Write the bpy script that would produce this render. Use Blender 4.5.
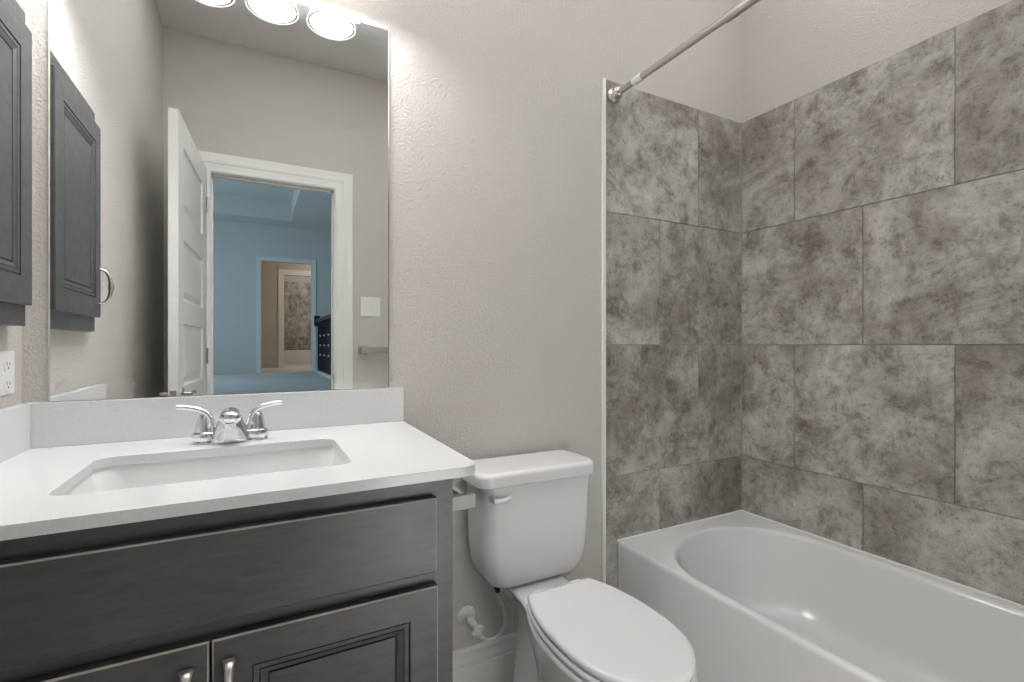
import bpy, bmesh, math, random
from mathutils import Vector, Matrix
random.seed(7)
for o in list(bpy.data.objects): bpy.data.objects.remove(o)
SC = bpy.context.scene
COL = SC.collection
EYE = 1.145          # camera height; heights below are metres above the bathroom floor
D = 1.46             # mirror wall plane
R = 1.9475           # tiled side wall plane
XL = -0.456          # wall with the medicine cabinet
YW = -0.44           # wall with the door, behind the camera
CEIL = 2.946

# ---------------------------------------------------------------- camera, world, light, exposure
cam_d = bpy.data.cameras.new('camera'); cam = bpy.data.objects.new('camera', cam_d); COL.objects.link(cam)
cam_d.sensor_width = 36; cam_d.lens = 485 / 1024 * 36; cam_d.shift_y = 3.7 / 1024
cam_d.clip_start = 0.02
cam.location = (0, 0, EYE); cam.rotation_euler = (math.pi / 2, 0, -math.radians(27.96))
SC.camera = cam
w = bpy.data.worlds.new('sky'); SC.world = w; w.use_nodes = True
w.node_tree.nodes['Background'].inputs[0].default_value = (0.45, 0.62, 0.85, 1)
w.node_tree.nodes['Background'].inputs[1].default_value = 1.0
SC.view_settings.view_transform = 'Standard'; SC.view_settings.look = 'None'
SC.view_settings.gamma = 1; SC.view_settings.use_curve_mapping = False
SC.view_settings.exposure = 0.14
try:
    SC.cycles.use_denoising = True; SC.cycles.max_bounces = 14; SC.cycles.diffuse_bounces = 8
    SC.cycles.glossy_bounces = 6; SC.cycles.sample_clamp_indirect = 6
except Exception: pass
def area(name, loc, rot, sx, sy, power, color):
    l = bpy.data.lights.new(name, 'AREA'); l.shape = 'RECTANGLE'; l.size = sx; l.size_y = sy
    l.energy = power; l.color = color
    o = bpy.data.objects.new(name, l); COL.objects.link(o); o.location = loc; o.rotation_euler = rot; return o
def point(name, loc, power, color, r):
    l = bpy.data.lights.new(name, 'POINT'); l.energy = power; l.color = color; l.shadow_soft_size = r
    o = bpy.data.objects.new(name, l); COL.objects.link(o); o.location = loc; return o
# daylight entering through the hall window, the hallway ceiling lamp's glow and the far bathroom lamp
area('hall_daylight', (-2.35, -4.6, 2.0), (0, -math.pi / 2, 0), 1.5, 2.2, 50, (0.60, 0.83, 1.0))
point('far_room_lamp_glow', (1.9, -8.2, 2.85), 20, (1.0, 0.86, 0.7), 0.08)
point('far_bath_lamp_glow', (2.0, -10.3, 2.85), 26, (1.0, 0.93, 0.85), 0.08)
LAMP_X = (-0.280, -0.118, 0.046, 0.208); LAMP_Y = D - 0.12; LAMP_Z = 2.119
for i, x in enumerate(LAMP_X):
    point('vanity_bulb_light', (x, LAMP_Y, LAMP_Z + 0.035), 9.5, (1.0, 0.985, 0.965), 0.035)
def bounce(name, loc, to, power, cone):
    # added fill spot, unseen, aimed to bounce off the ceiling or rear wall
    l = bpy.data.lights.new(name, 'SPOT'); l.energy = power; l.color = (0.98, 0.985, 1.0); l.spot_size = math.radians(cone); l.spot_blend = 1.0; l.shadow_soft_size = 0.06
    o = bpy.data.objects.new(name, l); COL.objects.link(o); o.location = loc
    o.rotation_euler = (Vector(to) - Vector(loc)).to_track_quat('-Z', 'Y').to_euler()
bounce('ceiling_bounce_fill', (1.5, 0.6, 2.0), (1.55, 0.6, 2.95), 130, 110)
bounce('ceiling_bounce_fill', (0.22, 0.80, 2.05), (0.20, 0.80, 2.95), 235, 92)
bounce('rear_bounce_fill', (0.70, 0.02, 0.40), (0.62, -0.44, 0.36), 135, 105)

# ---------------------------------------------------------------- materials
def mat(name, color=(.8, .8, .8), rough=.5, metal=0, spec=.5, coat=0):
    m = bpy.data.materials.new(name); m.use_nodes = True
    b = m.node_tree.nodes['Principled BSDF']
    b.inputs['Base Color'].default_value = (*color, 1); b.inputs['Roughness'].default_value = rough
    b.inputs['Metallic'].default_value = metal; b.inputs['Specular IOR Level'].default_value = spec
    b.inputs['Coat Weight'].default_value = coat; b.inputs['Coat Roughness'].default_value = .08
    return m
class NT:
    def __init__(s, m): s.t = m.node_tree; s.b = s.t.nodes['Principled BSDF']
    def n(s, typ, **kw):
        n = s.t.nodes.new(typ)
        for k, v in kw.items():
            if k in n.inputs: n.inputs[k].default_value = v
            else: setattr(n, k, v)
        return n
    def l(s, a, b): s.t.links.new(a, b)
    def coord(s): return s.n('ShaderNodeTexCoord').outputs['Object']
    def noise(s, vec, scale, detail=4, rough=.5, dist=0):
        n = s.n('ShaderNodeTexNoise', Scale=scale, Detail=detail, Roughness=rough, Distortion=dist)
        s.l(vec, n.inputs['Vector']); return n
    def ramp(s, fac, stops):
        r = s.n('ShaderNodeValToRGB'); e = r.color_ramp.elements
        while len(e) < len(stops): e.new(.5)
        for x, (p, c) in zip(e, stops): x.position = p; x.color = (*c, 1) if len(c) == 3 else c
        s.l(fac, r.inputs['Fac']); return r.outputs['Color']
    def mix(s, fac, a, b, mode='MIX'):
        m = s.n('ShaderNodeMix', data_type='RGBA', blend_type=mode)
        for v, i in ((fac, 0), (a, 6), (b, 7)):
            if hasattr(v, 'is_linked'): s.l(v, m.inputs[i])
            else: m.inputs[i].default_value = v if i == 0 else (*v, 1)
        return m.outputs[2]
    def bump(s, h, strength, dist):
        b = s.n('ShaderNodeBump', Strength=strength, Distance=dist); s.l(h, b.inputs['Height'])
        s.l(b.outputs['Normal'], s.b.inputs['Normal'])
def paint(name, color, strength=.38, scale=140):
    m = mat(name, color, .62, spec=.3); t = NT(m); c = t.coord()
    n1 = t.noise(c, scale, 3, .55, .6)
    h = t.ramp(n1.outputs['Fac'], [(.36, (0, 0, 0)), (.62, (1, 1, 1))])
    t.bump(h, strength, .006)
    return m
def brushed(name, color, rough, var=.03):
    m = mat(name, color, rough); t = NT(m); c = t.coord()
    mp = t.n('ShaderNodeMapping'); t.l(c, mp.inputs['Vector']); mp.inputs['Scale'].default_value = (1, 1, 4)
    n = t.noise(mp.outputs[0], 18, 6, .65, .4)
    a = tuple(max(0, x - var) for x in color); b = tuple(x + var for x in color)
    t.l(t.ramp(n.outputs['Fac'], [(.3, a), (.7, b)]), t.b.inputs['Base Color'])
    n2 = t.noise(c, 45, 3, .5); t.l(t.ramp(n2.outputs['Fac'], [(.3, (rough - .02,) * 3), (.7, (rough + .04,) * 3)]), t.b.inputs['Roughness'])
    return m
def quartz(name):
    m = mat(name, (.8, .8, .79), .16, spec=.5); t = NT(m); c = t.coord()
    n = t.noise(c, 420, 2, .6)
    t.l(t.ramp(n.outputs['Fac'], [(.28, (.61, .605, .595)), (.42, (.70, .71, .715)), (.75, (.73, .74, .745))]), t.b.inputs['Base Color'])
    return m
def stone_tile(name, bright=1.0):
    m = mat(name, (.4, .38, .36), .38, spec=.4); t = NT(m); c = t.coord()
    g = t.n('ShaderNodeNewGeometry')
    sep = t.n('ShaderNodeCombineXYZ')
    for i, k in enumerate((13.7, 7.3, 29.1)):
        mm = t.n('ShaderNodeMath', operation='MULTIPLY'); t.l(g.outputs['Random Per Island'], mm.inputs[0]); mm.inputs[1].default_value = k
        t.l(mm.outputs[0], sep.inputs[i])
    ad = t.n('ShaderNodeVectorMath', operation='ADD'); t.l(c, ad.inputs[0]); t.l(sep.outputs[0], ad.inputs[1])
    v = ad.outputs[0]
    cloud = t.noise(v, 2.5, 12, .70, .5)
    col = t.ramp(cloud.outputs['Fac'], [(.35, (.215, .194, .170)), (.46, (.30, .281, .257)), (.52, (.385, .370, .347)), (.64, (.49, .476, .453))])
    fine = t.noise(v, 11, 13, .80, .3)
    f2 = t.ramp(fine.outputs['Fac'], [(.385, (.56, .53, .50)), (.46, (.88, .87, .855)), (.505, (1.03, 1.03, 1.03)), (.585, (1.20, 1.20, 1.20))])
    col = t.mix(1.0, col, f2, 'MULTIPLY')
    spk = t.noise(v, 120, 2, .5)
    f3 = t.ramp(spk.outputs['Fac'], [(.28, (.62, .60, .57)), (.36, (1, 1, 1))])
    col = t.mix(1.0, col, f3, 'MULTIPLY')
    crust = t.noise(v, 34, 8, .76, .2)
    f4 = t.ramp(crust.outputs['Fac'], [(.37, (.66, .64, .61)), (.44, (.97, .97, .97)), (.56, (1.0, 1.0, 1.0)), (.64, (1.10, 1.10, 1.10))])
    col = t.mix(1.0, col, f4, 'MULTIPLY')
    # a few broken cracks along the iso-line of a warped noise
    vn = t.noise(v, 1.5, 4, .6, .1)
    s = t.n('ShaderNodeMath', operation='SUBTRACT'); t.l(vn.outputs['Fac'], s.inputs[0]); s.inputs[1].default_value = .53
    a = t.n('ShaderNodeMath', operation='ABSOLUTE'); t.l(s.outputs[0], a.inputs[0])
    vein = t.ramp(a.outputs[0], [(.0, (1, 1, 1)), (.009, (0, 0, 0))])
    msk = t.noise(v, 2.2, 2, .5); mk = t.ramp(msk.outputs['Fac'], [(.52, (0, 0, 0)), (.66, (.5, .5, .5))])
    vm = t.mix(1.0, vein, mk, 'MULTIPLY')
    col = t.mix(vm, col, (.13, .115, .10))
    t.l(col, t.b.inputs['Base Color'])
    t.bump(fine.outputs['Fac'], .12, .002)
    return m
def frosted(name):
    m = bpy.data.materials.new(name); m.use_nodes = True; t = m.node_tree
    t.nodes.clear(); out = t.nodes.new('ShaderNodeOutputMaterial')
    tr = t.nodes.new('ShaderNodeBsdfTranslucent'); tr.inputs[0].default_value = (.9, .9, .88, 1)
    df = t.nodes.new('ShaderNodeBsdfDiffuse'); df.inputs[0].default_value = (.85, .85, .84, 1)
    em = t.nodes.new('ShaderNodeEmission'); em.inputs[0].default_value = (1, .97, .92, 1); em.inputs[1].default_value = .55
    mx = t.nodes.new('ShaderNodeMixShader'); mx.inputs[0].default_value = .5
    t.links.new(tr.outputs[0], mx.inputs[1]); t.links.new(df.outputs[0], mx.inputs[2])
    ad = t.nodes.new('ShaderNodeAddShader'); t.links.new(mx.outputs[0], ad.inputs[0]); t.links.new(em.outputs[0], ad.inputs[1])
    t.links.new(ad.outputs[0], out.inputs[0]); return m
def glow(name, color, s):
    m = mat(name, color, .4); b = m.node_tree.nodes['Principled BSDF']
    b.inputs['Emission Color'].default_value = (*color, 1); b.inputs['Emission Strength'].default_value = s; return m
M = dict(
    wall=paint('greige_orange_peel_paint', (.575, .547, .52)),
    ceil=paint('ceiling_paint', (.66, .655, .645), .35, 60),
    hall=paint('hall_paint', (.62, .62, .60), .2, 60),
    beige=paint('beige_paint', (.55, .50, .44), .2, 60),
    trim=mat('white_trim_enamel', (.78, .78, .76), .35),
    door=mat('white_door_enamel', (.74, .745, .73), .4),
    tile=stone_tile('grey_stone_look_tile'),
    grout=mat('grey_grout', (.29, .285, .275), .8),
    caulk=mat('white_caulk', (.82, .82, .80), .45),
    quartz=quartz('white_quartz'),
    cab=brushed('charcoal_stained_wood', (.072, .073, .077), .36, .015),
    rub=brushed('rubbed_through_edge', (.34, .32, .29), .4, .06),
    glaze=mat('dark_glaze', (.018, .018, .02), .45),
    cabin=mat('cabinet_dark_interior', (.03, .03, .03), .6),  # near-black colour of the back and bottom panels
    china=mat('white_vitreous_china', (.76, .76, .76), .12, coat=.4),
    seat=mat('white_seat_plastic', (.75, .755, .76), .22),
    acryl=mat('white_tub_enamel', (.71, .71, .71), .17),
    chrome=mat('polished_chrome', (.80, .81, .83), .07, 1),
    nickel=mat('satin_nickel', (.68, .65, .61), .27, 1),
    mirror=mat('mirror_silver', (.91, .93, .925), .0, 1),
    glassedge=mat('mirror_bevel_edge', (.72, .76, .75), .12, 1),
    clear=mat('clear_plastic', (.85, .87, .88), .15),
    plate=mat('white_plastic_plate', (.80, .80, .79), .3),
    slot=mat('outlet_slot_dark', (.03, .03, .03), .5),
    rubber=mat('black_rubber', (.02, .02, .02), .6),
    hose=brushed('braided_white_hose', (.70, .69, .67), .4, .06),
    pull=mat('bright_satin_nickel', (.86, .83, .79), .3, 1),
    steel=mat('brushed_steel', (.30, .295, .29), .5, .6),
    shade=frosted('frosted_white_glass'),
    grey_ring=mat('grey_rim_line', (.012, .012, .013), .4),
    bulb=glow('lit_bulb', (1, .97, .92), 14),
    dome=glow('lit_dome_glass', (1, .97, .92), 4),
    carpet=mat('pale_carpet', (.58, .58, .57), .95),
    rail=brushed('dark_walnut', (.035, .028, .022), .35, .01),
    iron=mat('black_iron', (.012, .014, .02), .45),
    knuckle=mat('pewter_knuckle', (.6, .62, .66), .3, .6),
)
def floor_mat():
    m = mat('wood_look_floor_tile', (.3, .26, .22), .4); t = NT(m); c = t.coord()
    mp = t.n('ShaderNodeMapping'); t.l(c, mp.inputs['Vector']); mp.inputs['Scale'].default_value = (2, 14, 1)
    n = t.noise(mp.outputs[0], 3, 7, .65, .6)
    t.l(t.ramp(n.outputs['Fac'], [(.3, (.18, .15, .12)), (.5, (.38, .34, .30)), (.7, (.55, .52, .48))]), t.b.inputs['Base Color'])
    return m
M['floor'] = floor_mat()
_c = NT(M['carpet']); _cn = _c.noise(_c.coord(), 220, 3); _c.bump(_cn.outputs['Fac'], .5, .01)

# ---------------------------------------------------------------- mesh helpers (world coordinates)
def box(bm, x0, x1, y0, y1, z0, z1, bev=0, seg=2):
    r = bmesh.ops.create_cube(bm, size=1)
    vs = r['verts']
    for v in vs:
        v.co = Vector((x0 if v.co.x < 0 else x1, y0 if v.co.y < 0 else y1, z0 if v.co.z < 0 else z1))
    if bev:
        es = list({e for v in vs for e in v.link_edges})
        bmesh.ops.bevel(bm, geom=es, offset=bev, segments=seg, profile=.5, affect='EDGES', clamp_overlap=True)
    return bm
def loft(bm, rings, cap0=True, cap1=True, closed=True):
    R_ = [[bm.verts.new(p) for p in ring] for ring in rings]
    n = len(R_[0])
    for a, b in zip(R_, R_[1:]):
        for i in range(n if closed else n - 1):
            j = (i + 1) % n
            try: bm.faces.new((a[i], a[j], b[j], b[i]))
            except ValueError: pass
    if cap0: bm.faces.new(list(reversed(R_[0])))
    if cap1: bm.faces.new(R_[-1])
    return R_
def frame(d):
    d = Vector(d).normalized(); u = Vector((0, 0, 1)) if abs(d.z) < .9 else Vector((1, 0, 0))
    a = d.cross(u).normalized(); return a, a.cross(d).normalized()
def tube(bm, pts, rad, seg=16, sx=1, sy=1):
    pts = [Vector(p) for p in pts]
    if not hasattr(rad, '__len__'): rad = [rad] * len(pts)
    rings = []; pa = None
    for i, p in enumerate(pts):
        d = pts[min(i + 1, len(pts) - 1)] - pts[max(i - 1, 0)]
        d.normalize()
        if pa is None: a, b = frame(d)
        else:
            a = (pa - d * pa.dot(d)).normalized(); b = a.cross(d).normalized()
        pa = a
        r = rad[i]; r = r if hasattr(r, '__len__') else (r * sx, r * sy)
        rings.append([p + a * r[0] * math.cos(2 * math.pi * k / seg) + b * r[1] * math.sin(2 * math.pi * k / seg) for k in range(seg)])
    loft(bm, rings)
def lathe(bm, org, axis, prof, seg=32, cap0=True, cap1=True):
    org = Vector(org); ax = Vector(axis).normalized(); a, b = frame(ax)
    loft(bm, [[org + ax * h + (a * math.cos(2 * math.pi * k / seg) + b * math.sin(2 * math.pi * k / seg)) * max(r, 1e-5) for k in range(seg)] for r, h in prof], cap0, cap1)
def smooth_path(pts, n=6):
    P = [Vector(p) for p in pts]; P = [2 * P[0] - P[1]] + P + [2 * P[-1] - P[-2]]; out = []
    for i in range(1, len(P) - 2):
        for k in range(n):
            t = k / n; p0, p1, p2, p3 = P[i - 1:i + 3]
            out.append(.5 * ((2 * p1) + (p2 - p0) * t + (2 * p0 - 5 * p1 + 4 * p2 - p3) * t * t + (3 * p1 - p0 - 3 * p2 + p3) * t ** 3))
    out.append(P[-2]); return out
def rrect(x0, x1, y0, y1, z, r, n=6):
    # counter-clockwise from the (x1,y1) corner; r = radius, (rx,ry), or list of four for corners (++, -+, --, +-)
    if not isinstance(r, list): r = [r] * 4
    out = []
    for q, (cx, cy) in enumerate(((x1, y1), (x0, y1), (x0, y0), (x1, y0))):
        rx, ry = r[q] if hasattr(r[q], '__len__') else (r[q], r[q])
        ox = cx - rx if cx == x1 else cx + rx; oy = cy - ry if cy == y1 else cy + ry
        for k in range(n + 1):
            t = (q + k / n) * math.pi / 2
            out.append((ox + rx * math.cos(t), oy + ry * math.sin(t), z))
    return out
def new(): return bmesh.new()
def emit(name, bm, m, parent=None, root=None, sharp=38, smooth=True):
    bmesh.ops.recalc_face_normals(bm, faces=bm.faces)
    off = Vector((0, 0, 0))
    if root is not None: off = root.location
    if off.length: bmesh.ops.translate(bm, verts=bm.verts, vec=-off)
    me = bpy.data.meshes.new(name); bm.to_mesh(me); bm.free()
    for q in (m if isinstance(m, tuple) else (m,)): me.materials.append(M[q])
    if smooth:
        for p in me.polygons: p.use_smooth = True
        me.set_sharp_from_angle(angle=math.radians(sharp))
    o = bpy.data.objects.new(name, me); COL.objects.link(o)
    if smooth:
        wn = o.modifiers.new('weighted_normals', 'WEIGHTED_NORMAL'); wn.keep_sharp = True; wn.weight = 60
    if parent is not None: o.parent = parent
    return o
class Thing:
    def __init__(s, name, label, cat, loc, group=None):
        s.o = bpy.data.objects.new(name, None); COL.objects.link(s.o); s.o.location = loc
        s.o.empty_display_size = .05
        s.o['label'] = label; s.o['category'] = cat
        if group: s.o['group'] = group
    def part(s, name, bm, m, parent=None, label=None, **k):
        o = emit(name, bm, m, parent or s.o, s.o, **k)
        if label: o['label'] = label
        return o
def single(name, bm, m, label, cat, **k):
    o = emit(name, bm, m, **k); o['label'] = label; o['category'] = cat; return o
def struct(name, bm, m, parent=None, **k):
    o = emit(name, bm, m, parent, **k)
    if parent is None: o['kind'] = 'structure'
    return o
def panel(bm, mp, u0, u1, v0, v1, prof, rub=(), glaze=()):
    """raised/recessed panel door: nested rectangles; prof = list of (inset, height); mp maps (u,v,w) to the world"""
    loft(bm, [[mp(u0 + i, v0 + i, h), mp(u1 - i, v0 + i, h), mp(u1 - i, v1 - i, h), mp(u0 + i, v1 - i, h)] for i, h in prof])
    bm.faces.ensure_lookup_table(); n0 = len(bm.faces) - 2 - 4 * (len(prof) - 1)
    for k in rub:                      # bands of the profile where the stain is rubbed through
        for f in (1, 2, 3): bm.faces[n0 + 4 * k + f].material_index = 1
    for k in glaze:                    # bands where the dark glaze has settled
        for f in range(4): bm.faces[n0 + 4 * k + f].material_index = 2

# ---------------------------------------------------------------- room shell
b = new(); box(b, -.56, 2.06, YW - .11, D + .1, -.1, 0); struct('floor', b, 'floor')
b = new(); box(b, -.56, 2.06, YW - .11, D + .1, CEIL, CEIL + .1); struct('ceiling', b, 'ceil')
b = new(); box(b, -.56, 2.06, D, D + .1, 0, CEIL); struct('wall_back', b, 'wall')
b = new(); box(b, XL - .1, XL, YW - .11, D, 0, CEIL); struct('wall_left', b, 'wall')
b = new(); box(b, R + .008, R + .108, YW - .11, D, 0, CEIL); struct('wall_right', b, 'wall')
OX0, OX1, OZ = -.240, .473, 2.170      # door opening
b = new(); box(b, XL, OX0, YW - .11, YW, 0, CEIL); box(b, OX1, R, YW - .11, YW, 0, CEIL); box(b, OX0, OX1, YW - .11, YW, OZ, CEIL)
struct('wall_front', b, 'wall')
b = new(); box(b, 1.19, R + .008, YW, -.07, 0, CEIL); struct('wall_alcove', b, 'wall')

# stone-look wall tiles round the bath: every tile a bevelled slab over a grout bed
TOP = EYE + 1.0045; ROW = EYE * 0 + .5027; TX0 = 1.1725
def tiles(name, mp, rows, th):
    b = new(); g = .0016
    for z0, z1, cuts in rows:
        for a0, a1 in zip(cuts, cuts[1:]):
            q0, q1 = a0 + g, a1 - g; p0, p1 = z0 + g, z1 - g; e = .0012
            loft(b, [[mp(*k) for k in ring] for ring in (
                [(q0, p0, 0), (q1, p0, 0), (q1, p1, 0), (q0, p1, 0)],
                [(q0, p0, th - e), (q1, p0, th - e), (q1, p1, th - e), (q0, p1, th - e)],
                [(q0 + e, p0 + e, th), (q1 - e, p0 + e, th), (q1 - e, p1 - e, th), (q0 + e, p1 - e, th)])], cap0=False)
    o = struct(name, b, 'tile', smooth=False)
    return o
Z1 = TOP; Z2 = EYE + .5035; Z3 = EYE; Z4 = EYE - .5025; Z5 = EYE - 1.005
RZ = [(Z2, Z1), (Z3, Z2), (Z4, Z3), (Z5, Z4), (0.0, Z5)]
rowsA = [(a, c, [TX0, 1.670, R] if i % 2 == 0 else [TX0, 1.448, R]) for i, (a, c) in enumerate(RZ)]
tiles('wall_tile_back', lambda u, z, h: (u, D - .001 - h, z), rowsA, .007)
b = new(); box(b, TX0, R, D - .0045, D, 0, TOP - .001); struct('wall_grout_back', b, 'grout')
def cutsY(s): return [-.07] + [y for y in (s - 1.0275, s - .51375, s) if y > -.05] + [D - .008]
rowsB = [(a, c, cutsY(1.2084) if i % 2 == 0 else cutsY(.956)) for i, (a, c) in enumerate(RZ)]
tiles('wall_tile_right', lambda u, z, h: (R + .007 - h, u, z), rowsB, .007)
b = new(); box(b, R + .0035, R + .008, -.07, D - .001, 0, TOP - .001); struct('wall_grout_right', b, 'grout')
rowsC = [(a, c, [1.20, 1.670, R] if i % 2 == 0 else [1.20, 1.448, R]) for i, (a, c) in enumerate(RZ)]
tiles('wall_tile_alcove', lambda u, z, h: (u, -.069 + h, z), rowsC, .007)
b = new(); box(b, 1.20, R, -.07, -.0665, 0, TOP - .001); struct('wall_grout_alcove', b, 'grout')
b = new(); box(b, 1.157, 1.1725, D - .0105, D, 0, TOP + .002, .0025); struct('trim_1', b, 'trim')           # white edge strip beside the tile
b = new(); box(b, 1.157, 1.2015, -.07, -.0595, 0, TOP + .002, .0025); struct('trim_2', b, 'trim')
# caulk beads: tub to tile, and the tiled corner
b = new()
box(b, 1.226, R, D - .013, D - .006, .389, .3985, .002); box(b, R - .006, R + .001, -.06, D - .006, .389, .3985, .002)
struct('trim_3', b, 'caulk')
b = new(); box(b, R - .0025, R + .001, D - .0105, D - .007, .395, TOP, 0); struct('trim_4', b, 'grout')

# baseboards
BB = [(0, 0), (.018, 0), (.018, .104), (.0165, .108), (.0125, .110), (.0125, .116), (.0155, .119), (.0155, .124), (.0115, .134), (.0105, .146), (.0125, .149), (.0125, .156), (.009, .163), (0, .163)]
def bboard(name, mp, a, c):
    b = new(); loft(b, [[mp(a, h, z) for h, z in BB], [mp(c, h, z) for h, z in BB]]); struct(name, b, 'trim', sharp=25)
bboard('baseboard_back', lambda u, h, z: (u, D - h, z), .336, 1.156)
bboard('baseboard_left', lambda u, h, z: (XL + h, u, z), YW + .016, .86)
bboard('baseboard_front', lambda u, h, z: (u, YW + h, z), OX1 + .111, 1.188)
bboard('baseboard_alcove', lambda u, h, z: (1.19 - h, u, z), YW + .016, -.072)

# door casing, jamb and the open door
def casing(name, x0, x1, z1, mp, width, zb=0, m='trim'):
    P = [(0, 0), (0, .010), (width * .12, .013), (width * .16, .010), (width * .42, .012), (width * .5, .016), (width * .62, .016), (width * .68, .014), (width * .9, .018), (width, .018), (width, 0)]
    b = new()
    loft(b, [[mp(x0 - o, h, zb) for o, h in P], [mp(x0 - o, h, z1 + o) for o, h in P], [mp(x1 + o, h, z1 + o) for o, h in P], [mp(x1 + o, h, zb) for o, h in P]])
    struct(name, b, m, sharp=20)
casing('trim_5', OX0 + .007, OX1 - .007, OZ - .007, lambda x, h, z: (x, YW + h, z), .108)
casing('trim_6', OX0 + .007, OX1 - .007, OZ - .007, lambda x, h, z: (x, YW - .11 - h, z), .108)
b = new()
JT = .012
box(b, OX0, OX0 + JT, YW - .11, YW, 0, OZ); box(b, OX1 - JT, OX1, YW - .11, YW, 0, OZ); box(b, OX0 + JT, OX1 - JT, YW - .11, YW, OZ - JT, OZ)
box(b, OX0 + JT, OX0 + JT + .01, YW - .075, YW - .045, 0, OZ - JT); box(b, OX1 - JT - .01, OX1 - JT, YW - .075, YW - .045, 0, OZ - JT)
box(b, OX0 + JT, OX1 - JT, YW - .075, YW - .045, OZ - JT - .01, OZ - JT)
fr = struct('trim_7', b, 'trim', smooth=False)
b = new(); box(b, OX1 - JT - .0025, OX1 - JT, YW - .035, YW - .005, .895, .955, .001); emit('strike_plate', b, 'nickel', fr)

HX, HY = -.250, YW + .020             # hinge line
ang = math.atan2(.0436, .769)         # door swung a little past square
du = Vector((-math.sin(ang), math.cos(ang), 0)); dn = Vector((math.cos(ang), math.sin(ang), 0))   # along the leaf; towards the room
def dmap(u, z, h): return tuple(Vector((HX, HY, 0)) + du * u + dn * (h) + Vector((0, 0, z)))
DW, DT = .775, .038; DH = 2.175
b = new()
pan = [(.14 + i * .415, .14 + i * .415 + .283) for i in range(5)]
pan = [(.155, .42), (.562, .838), (.955, 1.24), (1.345, 1.625), (1.757, 2.05)]
for side in (0, 1):
    h0, sg = (0, 1) if side == 0 else (-DT, -1)
    us = [.004, .115, .66, DW]; zs = [.008] + [z for p in pan for z in p] + [DH]
    for i in range(3):
        for j in range(len(zs) - 1):
            if i == 1 and j % 2 == 1:
                loft(b, [[dmap(us[1] + k, zs[j] + k, h0 - sg * d), dmap(us[2] - k, zs[j] + k, h0 - sg * d), dmap(us[2] - k, zs[j + 1] - k, h0 - sg * d), dmap(us[1] + k, zs[j + 1] - k, h0 - sg * d)]
                         for k, d in ((0, 0), (.005, .007), (.013, .011), (.022, .011), (.045, .003))], cap0=False)
            else:
                b.faces.new([b.verts.new(dmap(*p, h0)) for p in ((us[i], zs[j]), (us[i + 1], zs[j]), (us[i + 1], zs[j + 1]), (us[i], zs[j + 1]))])
for pts in ([(.004, .008, 0), (.004, DH, 0), (.004, DH, -DT), (.004, .008, -DT)], [(DW, .008, 0), (DW, DH, 0), (DW, DH, -DT), (DW, .008, -DT)],
            [(.004, DH, 0), (DW, DH, 0), (DW, DH, -DT), (.004, DH, -DT)], [(.004, .008, 0), (DW, .008, 0), (DW, .008, -DT), (.004, .008, -DT)]):
    b.faces.new([b.verts.new(dmap(*p)) for p in pts])
bmesh.ops.remove_doubles(b, verts=b.verts, dist=.0002)
dr = struct('door_1', b, 'door', sharp=15)
b = new()
for sg, h in ((1, 0), (-1, -DT)):
    c = dmap(DW - .065, .925, h)
    lathe(b, c, tuple(dn * sg), [(.028, 0), (.028, .005), (.024, .009), (.010, .011), (.0095, .04)], 20)
    p0 = Vector(dmap(DW - .065, .925, h + sg * .036))
    tube(b, smooth_path([p0, p0 - du * .03, p0 - du * .075 + Vector((0, 0, .002)), p0 - du * .105 - Vector((0, 0, .004))], 5), .0085, 12, 1, .8)
emit('door_lever', b, 'nickel', dr)
b = new(); 
pa = [dmap(DW + .001, z, h) for z, h in ((.885, -.007), (.945, -.007), (.945, -.031), (.885, -.031))]
pb = [dmap(DW - .001, z, h) for z, h in ((.885, -.007), (.945, -.007), (.945, -.031), (.885, -.031))]
loft(b, [pa, pb]); emit('latch_plate', b, 'nickel', dr)
for z in (.2, 1.08, 1.96):
    b = new(); tube(b, [dmap(-.004, z - .045, .006), dmap(-.004, z + .045, .006)], .006, 12); emit('hinge', b, 'nickel', dr)

# ---------------------------------------------------------------- hall and rooms beyond the door (seen in the mirror)
FZ = EYE - .51        # the landing lies three steps up
HC = EYE + 2.2
HY0 = YW - .11
b = new(); box(b, -2.2, 2.4, -2.0, HY0, -.1, 0); struct('floor_hall', b, 'carpet')
b = new()
for i in range(3):
    box(b, -2.2, 2.4, -2.0 - .28 * (i + 1), -2.0 - .28 * i if i else -2.0, -.1, FZ * (i + 1) / 3)
box(b, -2.2, 2.4, -7.08, -2.84, -.1, FZ)
struct('floor_landing', b, 'carpet', smooth=False)
b = new(); FX0, FX1, FT = .105, .963, EYE + 1.545
box(b, -2.2, FX0, -7.2, -7.08, -.1, HC + .5); box(b, FX1, 2.4, -7.2, -7.08, -.1, HC + .5); box(b, FX0, FX1, -7.2, -7.08, FT, HC + .5)
struct('wall_hall_far', b, 'hall')
casing('trim_8', FX0, FX1, FT, lambda x, h, z: (x, -7.08 + h, z), .075, FZ)
b = new(); box(b, 2.4, 2.5, -7.2, HY0, -.1, HC + .5); struct('wall_hall_right', b, 'hall')
b = new()
WY0, WY1, WZ0, WZ1 = -5.7, -3.5, 1.25, 2.75
box(b, -2.3, -2.2, -7.2, WY0, -.1, HC + .5); box(b, -2.3, -2.2, WY1, HY0, -.1, HC + .5); box(b, -2.3, -2.2, WY0, WY1, -.1, WZ0); box(b, -2.3, -2.2, WY0, WY1, WZ1, HC + .5)
struct('wall_hall_left', b, 'hall')
b = new()
for y0, y1, z0, z1 in ((WY0, WY0 + .05, WZ0, WZ1), (WY1 - .05, WY1, WZ0, WZ1), (WY0, WY1, WZ0, WZ0 + .05), (WY0, WY1, WZ1 - .05, WZ1), (-4.625, -4.575, WZ0, WZ1)):
    box(b, -2.28, -2.22, y0, y1, z0, z1)
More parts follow.
